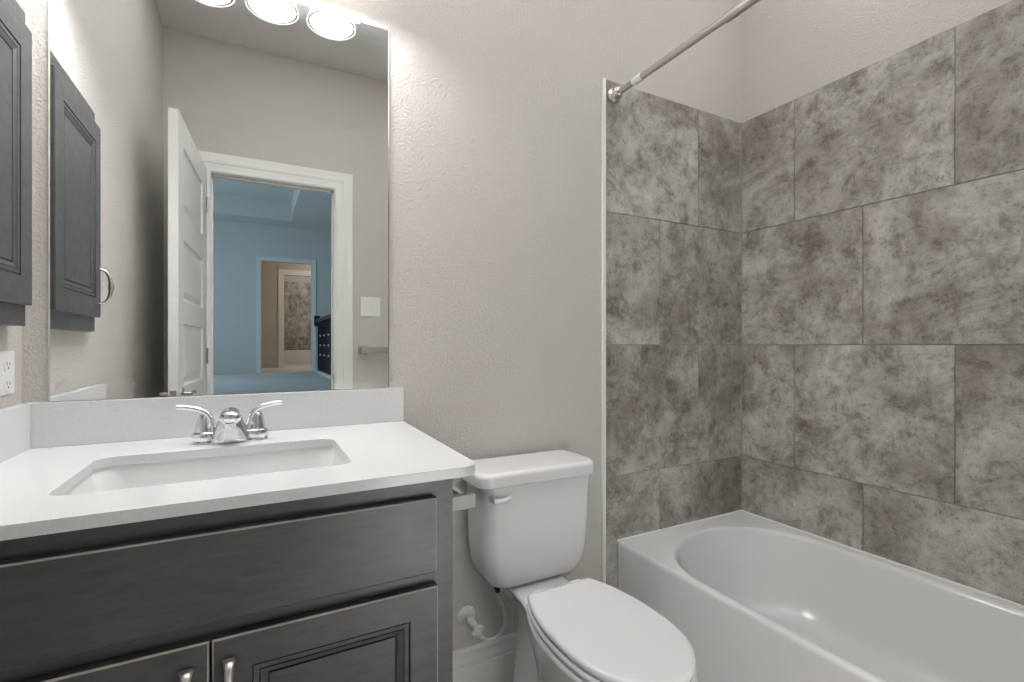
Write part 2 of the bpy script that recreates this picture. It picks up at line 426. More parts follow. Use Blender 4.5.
struct('window_1', b, 'trim', smooth=False)
b = new(); box(b, -2.3, XL - .1, HY0, HY0 + .1, -.1, HC + .5); box(b, R + .1, 2.5, HY0, HY0 + .1, -.1, HC + .5); box(b, -2.2, 2.4, HY0, HY0 + .1, CEIL + .1, HC + .5)
struct('wall_hall_near', b, 'hall')
# tray ceiling: a flat soffit around a raised middle
TXa, TXb, TYa, TYb = -1.4, .571, -6.52, -2.6
b = new()
box(b, -2.2, 2.4, -7.08, TYa, HC, HC + .1); box(b, -2.2, 2.4, TYb, HY0, HC, HC + .1)
box(b, -2.2, TXa, TYa, TYb, HC, HC + .1); box(b, TXb, 2.4, TYa, TYb, HC, HC + .1)
box(b, TXa - .02, TXb + .02, TYa - .02, TYa, HC + .1, HC + .32); box(b, TXa - .02, TXb + .02, TYb, TYb + .02, HC + .1, HC + .32)
box(b, TXa - .02, TXa, TYa, TYb, HC + .1, HC + .32); box(b, TXb, TXb + .02, TYa, TYb, HC + .1, HC + .32)
box(b, TXa - .02, TXb + .02, TYa - .02, TYb + .02, HC + .32, HC + .4)
struct('ceiling_hall', b, 'hall', smooth=False)
bb = [(h, z * .6 + FZ) for h, z in BB]
b = new()
for a, c in ((-2.2, FX0 - .076), (FX1 + .076, 2.4)):
    loft(b, [[(a, -7.08 + h, z) for h, z in bb], [(c, -7.08 + h, z) for h, z in bb]])
struct('baseboard_hall', b, 'hall')
# the room past the hall
b = new(); box(b, -.6, 2.4, -11.7, -7.08, FZ - .1, FZ); struct('floor_far_room', b, 'carpet')
b = new(); G0, G1, GT = .584, 1.36, EYE + 1.57
box(b, -.6, G0, -9.18, -9.08, FZ, 3.1); box(b, G1, 2.4, -9.18, -9.08, FZ, 3.1); box(b, G0, G1, -9.18, -9.08, GT, 3.1)
struct('wall_far_room_back', b, 'beige')
casing('trim_9', G0, G1, GT, lambda x, h, z: (x, -9.08 + h, z), .115, FZ)
b = new(); box(b, -.7, -.6, -11.7, -7.2, FZ, 3.1); struct('wall_far_room_left', b, 'beige')
b = new(); box(b, 2.4, 2.5, -11.7, -7.2, FZ, 3.1); struct('wall_far_room_right', b, 'beige')
b = new(); box(b, -.7, 2.5, -11.8, -7.2, 3.1, 3.2); struct('ceiling_far_room', b, 'ceil')
b = new(); box(b, -.7, 2.5, -11.8, -11.7, FZ, 3.1); struct('wall_far_bath', b, 'wall')
tz = EYE + 1.73
rws = [(tz - .5 * (i + 1), tz - .5 * i, [-.6, .05, .55, 1.05, 1.55, 2.05, 2.4] if i % 2 else [-.6, -.2, .3, .8, 1.3, 1.8, 2.4]) for i in range(4)]
tiles('wall_tile_far_bath', lambda u, z, h: (u, -11.699 + h, z), rws, .008)
def tub_mesh(x0, x1, y0, y1, z0, h, op, flip=False):
    """alcove tub; op = opening (x0,x1,y0,y1); long side along y unless flip (then x and y swap)"""
    b = new(); ox0, ox1, oy0, oy1 = op; N = 14
    S = lambda ring: [(p[1], p[0], p[2]) for p in ring] if flip else ring
    e = .34, .36
    rg = [rrect(x0, x1, y0, y1, z0, .006, N), rrect(x0, x1, y0, y1, z0 + h - .016, .008, N),
          rrect(x0 + .002, x1 - .001, y0 + .001, y1 - .001, z0 + h - .007, .009, N), rrect(x0 + .006, x1 - .004, y0 + .004, y1 - .004, z0 + h - .002, .010, N),
          rrect(x0 + .012, x1 - .008, y0 + .01, y1 - .01, z0 + h, .012, N)]
    def ring(i, ih, it, z, q=1.0):   # i: side inset, ih: head inset, it: drain end inset
        a0, a1, c0, c1 = ox0 + i, ox1 - i * 1.25, oy0 + it, oy1 - ih
        wd = a1 - a0; ry = min(.30 * q, (c1 - c0) / 2 * .99)
        rd = (wd * .31, min(.16 * q, (c1 - c0) * .4))
        return rrect(a0, a1, c0, c1, z, [(wd * .46, ry * .98), (wd * .53, ry * 1.0), rd, rd], N)
    T = z0 + h
    rg += [ring(-.006, -.006, -.006, T), ring(-.002, -.002, -.002, T - .0015), ring(.003, .004, .003, T - .007), ring(.006, .009, .006, T - .016),
           ring(.018, .024, .012, T - .06), ring(.042, .056, .03, T - .14), ring(.066, .088, .05, T - .215), ring(.080, .108, .065, T - .25, 1), ring(.098, .132, .085, T - .271, 1), ring(.122, .162, .115, T - .282, .98), ring(.16, .21, .15, T - .287, .95), ring(.28, .5, .4, T - .289, .6)]
    loft(b, [S(r) for r in rg]); return b
t = Thing('bathtub', 'small white tub against the far tiled wall, seen through two doorways in the mirror', 'bathtub', (1.0, -11.3, FZ))
t.part('tub_body', tub_mesh(-11.685, -10.9, -.3, 2.0, FZ, .36, (-11.6, -10.96, -.2, 1.9), True), 'acryl')
for nm, lab, xx, yy in (('ceiling_light', 'frosted dome light on the ceiling of the room past the hall', 1.9, -8.2), ('ceiling_light', 'frosted dome light on the ceiling of the far tiled bathroom', 2.0, -10.3)):
    t = Thing(nm, lab, 'ceiling light', (xx, yy, 3.1), 'ceiling lights beyond the hall')
    b = new(); lathe(b, (xx, yy, 3.1), (0, 0, -1), [(.15, 0), (.15, .015), (.14, .022)], 28); t.part('base', b, 'nickel')
    b = new(); lathe(b, (xx, yy, 3.078), (0, 0, -1), [(.135, 0), (.128, .03), (.10, .055), (.05, .072), (.0, .077)], 28); t.part('dome', b, 'dome')
# stair railing on the landing
RX = 1.05; RY0, RY1 = -4.50, -6.95
t = Thing('stair_railing', 'dark wooden stair railing with iron balusters on the landing beyond the doorway', 'railing', (RX, RY0, FZ))
b = new(); c = RX, RY0
box(b, RX - .045, RX + .045, RY0 - .045, RY0 + .045, FZ, FZ + 1.02, .004)
box(b, RX - .055, RX + .055, RY0 - .055, RY0 + .055, FZ, FZ + .2, .006)
box(b, RX - .06, RX + .06, RY0 - .06, RY0 + .06, FZ + 1.02, FZ + 1.045, .004); box(b, RX - .05, RX + .05, RY0 - .05, RY0 + .05, FZ + 1.045, FZ + 1.09, .012)
t.part('newel_post', b, 'rail')
b = new(); loft(b, [[(RX + x, y, FZ + .93 + z) for x, z in ((-.02, 0), (.02, 0), (.034, .02), (.03, .048), (.012, .06), (-.012, .06), (-.03, .048), (-.034, .02))] for y in (RY0 - .046, RY1)])
t.part('handrail', b, 'rail')
b = new(); box(b, RX - .055, RX + .055, RY1 - .018, RY1, FZ + .86, FZ + 1.06, .008); t.part('rosette', b, 'rail')
b = new(); box(b, RX - .05, RX + .05, RY1, RY0 - .056, FZ, FZ + .035, .004); t.part('shoe_rail', b, 'trim')
nb = 17
for i in range(nb):
    y = RY0 - .046 - (i + 1) * (RY0 - .046 - RY1) / (nb + 1)
    b = new(); box(b, RX - .007, RX + .007, y - .007, y + .007, FZ + .035, FZ + .935)
    bl = t.part('baluster', b, 'iron', smooth=False)
    if i % 4 == 1:
        for z in (.33, .5, .67):
            b = new(); lathe(b, (RX, y, FZ + z - .018), (0, 0, 1), [(.009, 0), (.017, .009), (.019, .018), (.017, .027), (.009, .036)], 12)
            t.part('knuckle', b, 'knuckle', bl)

# ---------------------------------------------------------------- vanity
CX0, CX1, CYF = XL + .002, .333, .868
CTB = EYE - .2485
t = Thing('vanity_cabinet', 'charcoal stained wooden vanity cabinet under the white countertop', 'cabinet', (-.06, 1.16, 0))
b = new()
box(b, CX1 - .018, CX1, CYF + .019, D - .002, .0, CTB, .0015); t.part('side_panel', b, 'cab')
b = new(); box(b, CX0, CX0 + .018, CYF + .019, D - .002, 0, CTB, .0015); t.part('side_panel', b, 'cab')
b = new(); box(b, CX0 + .018, CX1 - .018, D - .02, D - .004, .1, CTB - .2); box(b, CX0 + .018, CX1 - .018, CYF + .02, D - .02, .1, .118); t.part('back_panel', b, 'cabin', smooth=False)
b = new(); box(b, CX0 + .018, CX1 - .018, CYF + .075, CYF + .09, 0, .1); t.part('toe_kick', b, 'cab')
b = new()
for x0, x1, z0, z1 in ((CX0, CX0 + .07, .1, CTB), (CX1 - .055, CX1, .1, CTB), (CX0 + .07, CX1 - .055, CTB - .05, CTB), (CX0 + .07, CX1 - .055, .1, .15), (CX0 + .07, CX1 - .055, .69, .745)):
    box(b, x0, x1, CYF, CYF + .019, z0, z1)
t.part('face_frame', b, 'cab', smooth=False)
fm = lambda u, v, w_: (u, CYF - .001 - w_ * 1.0, v)
DXL, DXR, DXC = -.414, .2955, -.058
TH = .019
b = new(); panel(b, fm, DXL, DXR, EYE - .416, EYE - .2805, [(0, 0), (0, TH - .0022), (.0026, TH), (.005, TH)], (1,)); t.part('drawer_front', b, ('cab', 'rub', 'glaze'), sharp=15)
PROF = lambda s: [(0, 0), (0, TH - .0022), (.0026, TH), (.005, TH), (s, TH), (s + .0008, TH - .005), (s + .0023, TH - .005), (s + .0032, TH - .002), (s + .010, TH - .003), (s + .0108, TH - .0055), (s + .0122, TH - .0055), (s + .013, TH - .004), (s + .022, TH - .009), (s + .023, TH - .013), (s + .0252, TH - .013), (s + .026, TH - .0098)]
def pull(mpf, z0, z1):
    """arched bar pull: flared feet, a knuckle band at the middle; mpf(z, out) -> point, width axis given by mpf side offset"""
    b = new(); zc = (z0 + z1) / 2; hl = (z1 - z0) / 2; rings = []; n = 26
    for k in range(n + 1):
        s = -1 + 2 * k / n
        z = zc + hl * math.sin(s * math.pi / 2) * 1.0; out = .0026 + .028 * max(0, math.cos(s * math.pi / 2)) ** .8
        wd = .0054 + .0048 * abs(s) ** 4; th = .0058 - .0032 * abs(s) ** 3
        if abs(s) < .13: wd += .0015; th += .0015
        tz = math.cos(s * math.pi / 2); tn = Vector((tz + .15, -math.sin(s * math.pi / 2))); tn.normalize()
        rings.append([mpf(wd * math.cos(a), z - th * math.sin(a) * tn.y, out + th * math.sin(a) * tn.x) for a in [2 * math.pi * j / 12 for j in range(12)]])
    loft(b, rings)
    return b
for u0, u1, hx in ((DXL, DXC - .0018, -.087), (DXC + .0018, DXR + .002, -.0335)):
    b = new(); panel(b, fm, u0, u1, .118, EYE - .4415, PROF(.052), (1,), (4, 5, 9, 10, 13, 14)); d_ = t.part('door', b, ('cab', 'rub', 'glaze'), sharp=15)
    t.part('handle', pull(lambda s, z, o, hx=hx: (hx + s, CYF - .001 - TH - o, z), EYE - .60, EYE - .474), 'pull', d_, 'satin nickel arched pull')

# countertop with undermount sink cut-out
CT0, CT1 = CTB, EYE - .229
QX1, QY0 = .396, .846
t = Thing('countertop', 'white quartz vanity countertop with low back and side splashes', 'countertop', (0, 1.15, CT0))
HX0, HX1, HY0_, HY1_ = -.280, .169, .971, 1.261
b = new(); NN = 8
def orr(i, z): return rrect(XL + .001, QX1 - i, QY0 + i, D - .001, z, [.001, .001, .001, .035], NN)
def irr(i, z): return rrect(HX0 - i, HX1 + i, HY0_ - i, HY1_ + i, z, .032, NN)
loft(b, [irr(0, CT0), orr(.0005, CT0), orr(0, CT0 + .001), orr(0, CT1 - .002), orr(.0006, CT1 - .0006), orr(.002, CT1), irr(.002, CT1), irr(.0006, CT1 - .0006), irr(0, CT1 - .002), irr(0, CT0)], False, False)
bmesh.ops.remove_doubles(b, verts=b.verts, dist=.00005)
for v in b.verts:
    if v.co.x > .3: v.co.x -= (v.co.y - D) * -.024
t.part('slab', b, 'quartz', sharp=30)
b = new(); box(b, XL + .001, QX1, D - .021, D - .001, CT1, CT1 + .100, .0015); t.part('backsplash', b, 'quartz')
b = new(); box(b, XL + .001, XL + .021, QY0 + .003, D - .0215, CT1, CT1 + .100, .0015); t.part('side_splash', b, 'quartz')
# sink
t = Thing('sink', 'white rectangular undermount sink below the countertop opening', 'sink', ((HX0 + HX1) / 2, 1.116, CT0 - .13))
b = new()
def sr(i, z, r): return rrect(HX0 + i, HX1 - i, HY0_ + i, HY1_ - i, z, r, 10)
loft(b, [sr(-.03, CT0 - .0005, .05), sr(-.004, CT0 - .0005, .036), sr(-.003, CT0 - .004, .036), sr(0.004, CT0 - .03, .045), sr(.016, CT0 - .09, .05), sr(.03, CT0 - .115, .055), sr(.05, CT0 - .128, .06), sr(.09, CT0 - .132, .05),
         sr(.09, CT0 - .140, .05), sr(.04, CT0 - .137, .06), sr(.018, CT0 - .118, .055), sr(.006, CT0 - .09, .05), sr(-.008, CT0 - .02, .045), sr(-.03, CT0 - .012, .05)], False, False)
# floor of the bowl
for zz in (CT0 - .132, CT0 - .140):
    b.faces.new([b.verts.new(p) for p in sr(.09, zz, .05)])
bmesh.ops.remove_doubles(b, verts=b.verts, dist=.0002)
t.part('basin', b, 'china')
b = new(); lathe(b, (-.0555, 1.13, CT0 - .1315), (0, 0, 1), [(.026, 0), (.026, .002), (.022, .003), (.020, .0015), (.019, -.001), (.0, -.001)], 28); dd = t.part('drain', b, 'chrome')
b = new(); lathe(b, (-.0555, 1.13, CT0 - .1315), (0, 0, 1), [(.016, -.001), (.016, .004), (.010, .0065), (0, .007)], 24); t.part('stopper', b, 'chrome', dd)

# faucet
FX, FYc = -.049, 1.335
t = Thing('faucet', 'polished chrome two-lever centerset faucet on the countertop behind the sink', 'faucet', (FX, FYc, CT1))
b = new()
def oval(rx, ry, z, n=40, cx=FX, cy=FYc, e=2.0):
    return [(cx + rx * math.copysign(abs(math.cos(a)) ** (2 / e), math.cos(a)), cy + ry * math.copysign(abs(math.sin(a)) ** (2 / e), math.sin(a)), z) for a in [2 * math.pi * k / n for k in range(n)]]
loft(b, [oval(.078, .028, CT1, e=3.2), oval(.079, .029, CT1 + .003, e=3.2), oval(.077, .027, CT1 + .010, e=3.0), oval(.070, .022, CT1 + .016, e=2.6), oval(.05, .015, CT1 + .018, e=2.2)])
t.part('base', b, 'chrome')
b = new()
rg = []
for rx, ry, z, cy in ((.047, .034, .004, -.008), (.042, .033, .016, -.010), (.034, .031, .034, -.014), (.027, .028, .050, -.018), (.0225, .023, .063, -.016)):
    rg.append(oval(rx, ry, CT1 + z, 28, FX, FYc + cy))
loft(b, rg)
P = [(FX, FYc - .004, CT1 + .058), (FX, FYc - .016, CT1 + .0645), (FX, FYc - .038, CT1 + .0665), (FX, FYc - .062, CT1 + .064), (FX, FYc - .074, CT1 + .060), (FX, FYc - .080, CT1 + .055)]
tube(b, smooth_path(P, 5), [(.0225, .017)] * 16 + [(.0222, .0165)] * 3 + [(.021, .0155), (.019, .014), (.0175, .012), (.015, .010), (.012, .008), (.006, .004), (.002, .001)][:7], 24)
sp = t.part('spout', b, 'chrome')
b = new(); lathe(b, (FX, FYc - .064, CT1 + .052), (0, 0, -1), [(.0125, 0), (.0125, .012), (.010, .013)], 20); t.part('aerator', b, 'chrome', sp)
for sg in (-1, 1):
    hx = FX + sg * .0515
    b = new(); lathe(b, (hx, FYc, CT1 + .010), (0, 0, 1), [(.029, 0), (.030, .006), (.0285, .014), (.0235, .017), (.0225, .022), (.0205, .034), (.016, .048), (.012, .056), (.0065, .060), (0, .061)], 28)
    hb = t.part('handle', b, 'chrome')
    b = new()
    pth = smooth_path([(hx - sg * .014, FYc - .010, CT1 + .030), (hx - sg * .0125, FYc - .010, CT1 + .050), (hx - sg * .003, FYc - .008, CT1 + .069), (hx + sg * .016, FYc - .006, CT1 + .080), (hx + sg * .038, FYc - .004, CT1 + .0845), (hx + sg * .056, FYc - .002, CT1 + .0865)], 5)
    n = len(pth)
    tube(b, pth, [(.0088 - .002 * k / n, .0068 - .0012 * k / n) for k in range(n)], 14)
    t.part('lever', b, 'chrome', hb)

# ---------------------------------------------------------------- wall mirror, vanity light, medicine cabinet, outlet
MX0, MX1, MZ0, MZ1 = -.411, .3565, CT1 + .1005, EYE + .9416
t = Thing('mirror', 'large frameless wall mirror standing on the backsplash above the sink', 'mirror', (-.027, D, MZ0))
b = new(); e = .004
loft(b, [[(x0, y, z0), (x1, y, z0), (x1, y, z1), (x0, y, z1)] for x0, x1, z0, z1, y in ((MX0, MX1, MZ0, MZ1, D - .0005), (MX0, MX1, MZ0, MZ1, D - .004), (MX0 + e, MX1 - e, MZ0 + .001, MZ1 - .002, D - .006))], cap1=False)
t.part('edge', b, 'glassedge', smooth=False)
b = new(); b.faces.new([b.verts.new(p) for p in ((MX0 + e, D - .006, MZ0 + .001), (MX1 - e, D - .006, MZ0 + .001), (MX1 - e, D - .006, MZ1 - .002), (MX0 + e, D - .006, MZ1 - .002))])
loft(b, [[(x, y, z) for x, z in ((MX0 + e, MZ0 + .001), (MX1 - e, MZ0 + .001), (MX1 - e, MZ1 - .002), (MX0 + e, MZ1 - .002))] for y in (D - .006, D - .005)], False, True)
bmesh.ops.remove_doubles(b, verts=b.verts, dist=.00001)
t.part('glass', b, 'mirror', smooth=False)
for x in (-.30, .262):
    b = new(); box(b, x - .011, x + .011, D - .0095, D - .0005, MZ1 + .0005, MZ1 + .012, .002); box(b, x - .009, x + .009, D - .0095, D - .0064, MZ1 - .010, MZ1 + .004, .0014)
    cl = t.part('mirror_clip', b, 'clear'); b = new(); lathe(b, (x, D - .0095, MZ1 + .006), (0, -1, 0), [(.0035, 0), (.003, .0015), (0, .002)], 12); t.part('screw', b, 'chrome', cl)

t = Thing('vanity_light', 'four-shade bath bar light with lit frosted shades above the mirror', 'wall light', (-.0245, D, 2.27))
b = new(); box(b, -.33, .28, D - .028, D - .001, 2.235, 2.335, .008, 3); t.part('backplate', b, 'chrome')
for x in LAMP_X:
    b = new(); tube(b, smooth_path([(x, D - .027, 2.285), (x, D - .07, 2.292), (x, LAMP_Y + .012, 2.286), (x, LAMP_Y, 2.268), (x, LAMP_Y, 2.245)], 5), .008, 14); ar = t.part('arm', b, 'chrome')
    b = new(); lathe(b, (x, LAMP_Y, 2.262), (0, 0, -1), [(.012, 0), (.024, .006), (.026, .03), (.024, .036)], 24); t.part('socket', b, 'chrome', ar)
    b = new(); prof = [(.026, 2.240), (.034, 2.232), (.046, 2.210), (.055, 2.175), (.062, 2.142), (.069, 2.124), (.0705, 2.119)]
    inn = [(.0685, 2.119), (.067, 2.124), (.060, 2.142), (.053, 2.175), (.044, 2.210), (.032, 2.230), (.024, 2.238)]
    lathe(b, (x, LAMP_Y, 0), (0, 0, 1), prof + inn, 40, False, False); sh = t.part('shade', b, 'shade')
    b = new(); lathe(b, (x, LAMP_Y, 2.121), (0, 0, 1), [(.0630, -.001), (.0672, -.001), (.0665, .002), (.0630, .002), (.0630, -.001)], 40, False, False); t.part('rim_ring', b, 'grey_ring', sh)
    b = new(); lathe(b, (x, LAMP_Y, 2.238), (0, 0, -1), [(.012, 0), (.013, .02), (.022, .035), (.028, .055), (.026, .073), (.016, .085), (0, .089)], 24); t.part('bulb', b, 'bulb', ar)

# medicine cabinet on the side wall
MCX = -.4272; cy0, cy1 = 1.001, 1.3875
t = Thing('medicine_cabinet', 'charcoal stained wall cabinet with recessed panel door beside the mirror', 'cabinet', (XL, 1.19, EYE + .05))
b = new(); box(b, XL + .0005, MCX, cy0 + .018, cy1 - .001, EYE + .039, EYE + .70, .001); t.part('body', b, 'cab')
gm = lambda u, v, w_: (MCX + w_ * .0105 / .019, u, v)
b = new(); panel(b, gm, cy0, cy1, EYE + .083, EYE + .662, PROF(.057), (), (4, 5, 9, 10, 13, 14)); d_ = t.part('door', b, ('cab', 'rub', 'glaze'), sharp=15)
t.part('handle', pull(lambda s, z, o: (MCX + .0105 + o, cy0 + .028 + s, z), EYE + .124, EYE + .228), 'nickel', d_, 'satin nickel arched pull')

t = Thing('wall_outlet', 'white duplex wall outlet below the wall cabinet', 'outlet', (XL, 1.385, EYE - .055))
oy = 1.372; oz = EYE - .055
b = new(); box(b, XL + .0003, XL + .0055, oy - .036, oy + .036, oz - .048, oz + .042, .002); t.part('cover_plate', b, 'plate')
for dz in (-.027, .013):
    b = new(); loft(b, [[(XL + .0055 + h, oy + (.0165 - i) * math.cos(a), oz + dz + (.0145 - i) * max(-.8, min(.8, math.sin(a))) / .8) for a in [2 * math.pi * k / 24 for k in range(24)]] for i, h in ((0, -.0005), (0, .001), (.0008, .0016))])
    rc = t.part('receptacle', b, 'plate')
    b = new(); x = XL + .0071
    box(b, x - .0003, x + .0003, oy - .0075, oy - .0055, oz + dz - .001, oz + dz + .007); box(b, x - .0003, x + .0003, oy + .0055, oy + .0075, oz + dz - .001, oz + dz + .006)
    lathe(b, (x - .0003, oy, oz + dz - .006), (1, 0, 0), [(.0024, 0), (.0024, .0006)], 12); t.part('slot', b, 'slot', rc, smooth=False)

# ---------------------------------------------------------------- toilet
TCX = .784
t = Thing('toilet', 'white two-piece toilet with closed lid between the vanity and the bathtub', 'toilet', (TCX, 1.1, 0))
def interp(tb, x):
    if x <= tb[0][0]: return tb[0][1]
    for (a, p), (c, q) in zip(tb, tb[1:]):
        if x <= c: return p + (q - p) * (x - a) / (c - a)
    return tb[-1][1]
LIDHW = [(.725, 0), (.7275, .020), (.733, .038), (.745, .060), (.765, .086), (.79, .110), (.82, .128), (.86, .142), (.91, .150), (.97, .152), (1.03, .149), (1.08, .141), (1.12, .131), (1.155, .118), (1.178, .1075), (1.183, .103)]
def hw_ring(tb, z, grow=0, y_sc=1):
    y0, y1 = tb[0][0], tb[-1][0]; n = 44; L = []
    ys = []
    for k in range(n + 1):
        s = k / n; s = s * s * (3 - 2 * s) * .6 + s * .4; ys.append(y0 + (y1 - y0) * s)
    cy = .97
    pts = [(interp(tb, y), y) for y in ys]
    out = []
    for h, y in pts: out.append((h, y))
    left = [(-h, y) for h, y in reversed(pts)]
    ring = out + left[:-1]
    res = []
    N_ = len(ring)
    for i, (h, y) in enumerate(ring):
        p, q = ring[(i - 1) % N_], ring[(i + 1) % N_]
        tx, ty = q[0] - p[0], q[1] - p[1]; l_ = math.hypot(tx, ty) or 1
        res.append((TCX + h + ty / l_ * grow, y - tx / l_ * grow, z))
    return res
# bowl and pedestal
def bowl_tb(front, k, back, foot, bh):
    # k scales the bowl plan against the foot plan; bh = half width of the deck or trapway under the tank
    tb = []
    for y, h in LIDHW[:-2]:
        s = (y - .725) / (1.155 - .725); yy = front + (1.155 - front) * s
        fh = foot * min(1, (max(0, s) * 6) ** .5)
        q = max(0, min(1, (s - .6) / .4)); fh = fh + (bh - fh) * q * q * (1 - .3 * k)
        tb.append((yy, h * k + fh * (1 - k) if k < 1 else h))
    e = tb[-1][1]
    for y, q in ((1.19, .55), (1.24, .9), (1.30, 1), (1.36, 1), (1.40, .96), (1.412, .86), (1.415, .7)):
        yy = 1.155 + (y - 1.155) * (back - 1.155) / (1.415 - 1.155)
        tb.append((yy, (e + (bh - e) * min(1, q)) if y < 1.3 else bh * q))
    return tb
b = new()
rg = [hw_ring(bowl_tb(.80, 0.0, 1.37, .118, .088), .0), hw_ring(bowl_tb(.80, 0.0, 1.37, .118, .088), .015), hw_ring(bowl_tb(.81, .0, 1.37, .108, .080), .03), hw_ring(bowl_tb(.825, .05, 1.36, .092, .068), .09),
      hw_ring(bowl_tb(.82, .15, 1.355, .084, .062), .15), hw_ring(bowl_tb(.805, .40, 1.35, .082, .058), .21), hw_ring(bowl_tb(.78, .68, 1.35, .085, .055), .27),
      hw_ring(bowl_tb(.75, .88, 1.355, .09, .054), .32), hw_ring(bowl_tb(.732, .98, 1.37, .1, .066), .355), hw_ring(bowl_tb(.727, 1.0, 1.39, .1, .084), .378, .003), hw_ring(bowl_tb(.725, 1.0, 1.395, .1, .090), .39, .005), hw_ring(bowl_tb(.725, 1.0, 1.395, .1, .090), .397, .005), hw_ring(bowl_tb(.727, 1.0, 1.395, .1, .090), .402, 0), hw_ring(bowl_tb(.735, 1.0, 1.39, .1, .090), .404, -.008)]
loft(b, rg); bo = t.part('bowl', b, 'china', sharp=50)
for sx in (-1, 1):
    b = new(); lathe(b, (TCX + sx * .103, 1.16, .012), (sx * .5, 0, 1), [(.014, 0), (.014, .006), (.010, .014), (.004, .018), (0, .0185)], 18); t.part('bolt_cap', b, 'seat', bo)
b = new()
hole = [(.800, 0), (.803, .03), (.815, .06), (.84, .085), (.88, .1), (.95, .105), (1.02, .1), (1.07, .085), (1.10, .06), (1.112, .03), (1.115, 0)]
loft(b, [hw_ring(LIDHW, .407, -.002), hw_ring(LIDHW, .409, .002), hw_ring(LIDHW, .417, .004), hw_ring(LIDHW, .422, .002), hw_ring(LIDHW, .424, -.004)]); t.part('seat', b, 'seat', sharp=60)
b = new()
loft(b, [hw_ring(LIDHW, .4275, -.004), hw_ring(LIDHW, .429, 0), hw_ring(LIDHW, .436, .002), hw_ring(LIDHW, .442, .0005), hw_ring(LIDHW, .4455, -.005), hw_ring(LIDHW, .4465, -.012)])
ld = t.part('seat_lid', b, 'seat', sharp=60)
for sx in (-1, 1):
    b = new(); box(b, TCX + sx * .07 - .02, TCX + sx * .07 + .02, 1.178, 1.208, .405, .437, .008, 3); t.part('hinge_cap', b, 'seat', ld)
# tank
b = new()
def tr(hw, y0, y1, z, r): return rrect(.785 - hw, .785 + hw, y0, y1, z, [r * .6, r * .6, r, r], 7)
loft(b, [tr(.105, 1.318, 1.41, .404, .03), tr(.138, 1.298, 1.425, .408, .04), tr(.160, 1.287, 1.432, .421, .045), tr(.174, 1.281, 1.436, .445, .045), tr(.182, 1.278, 1.438, .48, .042), tr(.187, 1.276, 1.440, .53, .040), tr(.189, 1.274, 1.441, .63, .038), tr(.193, 1.272, 1.442, .728, .036)])
tk = t.part('tank', b, 'china', sharp=60)
b = new()
def lr(i, z): return rrect(.565 + i, .99 - i, 1.252 + i, 1.452 - i * .3, z, [.02, .02, .045, .045], 8)
loft(b, [lr(.010, .728), lr(.003, .729), lr(0, .733), lr(.001, .757), lr(.0025, .7635), lr(.006, .768), lr(.011, .7703), lr(.016, .7710), lr(.05, .7716)])
t.part('tank_lid', b, 'china', sharp=60)
b = new(); lathe(b, (.617, 1.282, .693), (0, -1, 0), [(.012, 0), (.012, .012), (.009, .016), (.008, .022)], 18)
pth = smooth_path([(.608, 1.255, .692), (.622, 1.254, .692), (.644, 1.254, .692), (.664, 1.256, .698)], 5)
tube(b, pth, [(.0075 - .001 * abs(k - 8) / 8, .0075) for k in range(len(pth))], 14); t.part('flush_lever', b, 'seat', tk)

# supply stop valve with hose
t = Thing('supply_valve', 'white water supply valve on the wall below the toilet tank', 'valve', (.607, D, .266))
vx, vz = .607, EYE - .879
b = new(); lathe(b, (vx, D - .0005, vz), (0, -1, 0), [(.032, 0), (.032, .002), (.026, .007), (.014, .011), (.012, .012)], 28); t.part('escutcheon', b, 'plate')
b = new(); lathe(b, (vx, D - .011, vz), (0, -1, 0), [(.008, 0), (.008, .03)], 16); t.part('stub_pipe', b, 'chrome')
b = new(); lathe(b, (vx, D - .035, vz), (0, -1, 0), [(.010, 0), (.0135, .004), (.0135, .022), (.012, .03), (.0095, .034), (.0095, .044)], 20)
lathe(b, (vx, D - .058, vz), (.5, 0, -.85), [(.0085, 0), (.0085, .018), (.0075, .024)], 16); vb = t.part('valve_body', b, 'seat')
b = new()
lathe(b, (vx, D - .079, vz), (0, -1, 0), [(.005, 0), (.005, .006), (.014, .008), (.0155, .012), (.0155, .016), (.013, .020), (.0, .021)], 18)
for k in range(4):
    a = k * math.pi / 2 + .5
    lathe(b, (vx + .015 * math.cos(a), D - .087, vz + .015 * math.sin(a)), (0, -1, 0), [(.0055, 0), (.0055, .010), (.004, .012)], 10)
t.part('valve_knob', b, 'seat', vb)
b = new()
tube(b, smooth_path([(.617, D - .058, .246), (.628, D - .06, .226), (.655, D - .065, .208), (.688, D - .07, .215), (.708, D - .075, .25), (.700, D - .085, .30), (.676, D - .10, .35), (.665, D - .11, .375), (.664, D - .113, .388)], 6), .0055, 12); t.part('hose', b, 'hose')
b = new(); lathe(b, (.664, D - .113, .396), (0, 0, 1), [(.0075, -.016), (.0085, -.01), (.0085, -.003), (.011, -.002), (.011, .009)], 16); t.part('coupling_nut', b, 'rubber')

# paper holder on the side of the vanity
t = Thing('toilet_paper_holder', 'empty square-armed chrome paper holder on the side of the vanity cabinet', 'toilet paper holder', (.334, 1.0, EYE - .33))
b = new(); box(b, CX1, CX1 + .010, .935, 1.085, EYE - .353, EYE - .303, .0015); t.part('mounting_plate', b, 'chrome')
b = new(); box(b, CX1 + .008,   .413, .942, .957, EYE - .345, EYE - .315, .0015); t.part('arm', b, 'steel')
b = new(); box(b, CX1 + .008, .413, 1.063, 1.078, EYE - .345, EYE - .315, .0015); t.part('arm', b, 'steel')
b = new(); tube(b, [(.396, .957, EYE - .33), (.396, 1.063, EYE - .33)], .009, 16); t.part('roller', b, 'chrome')

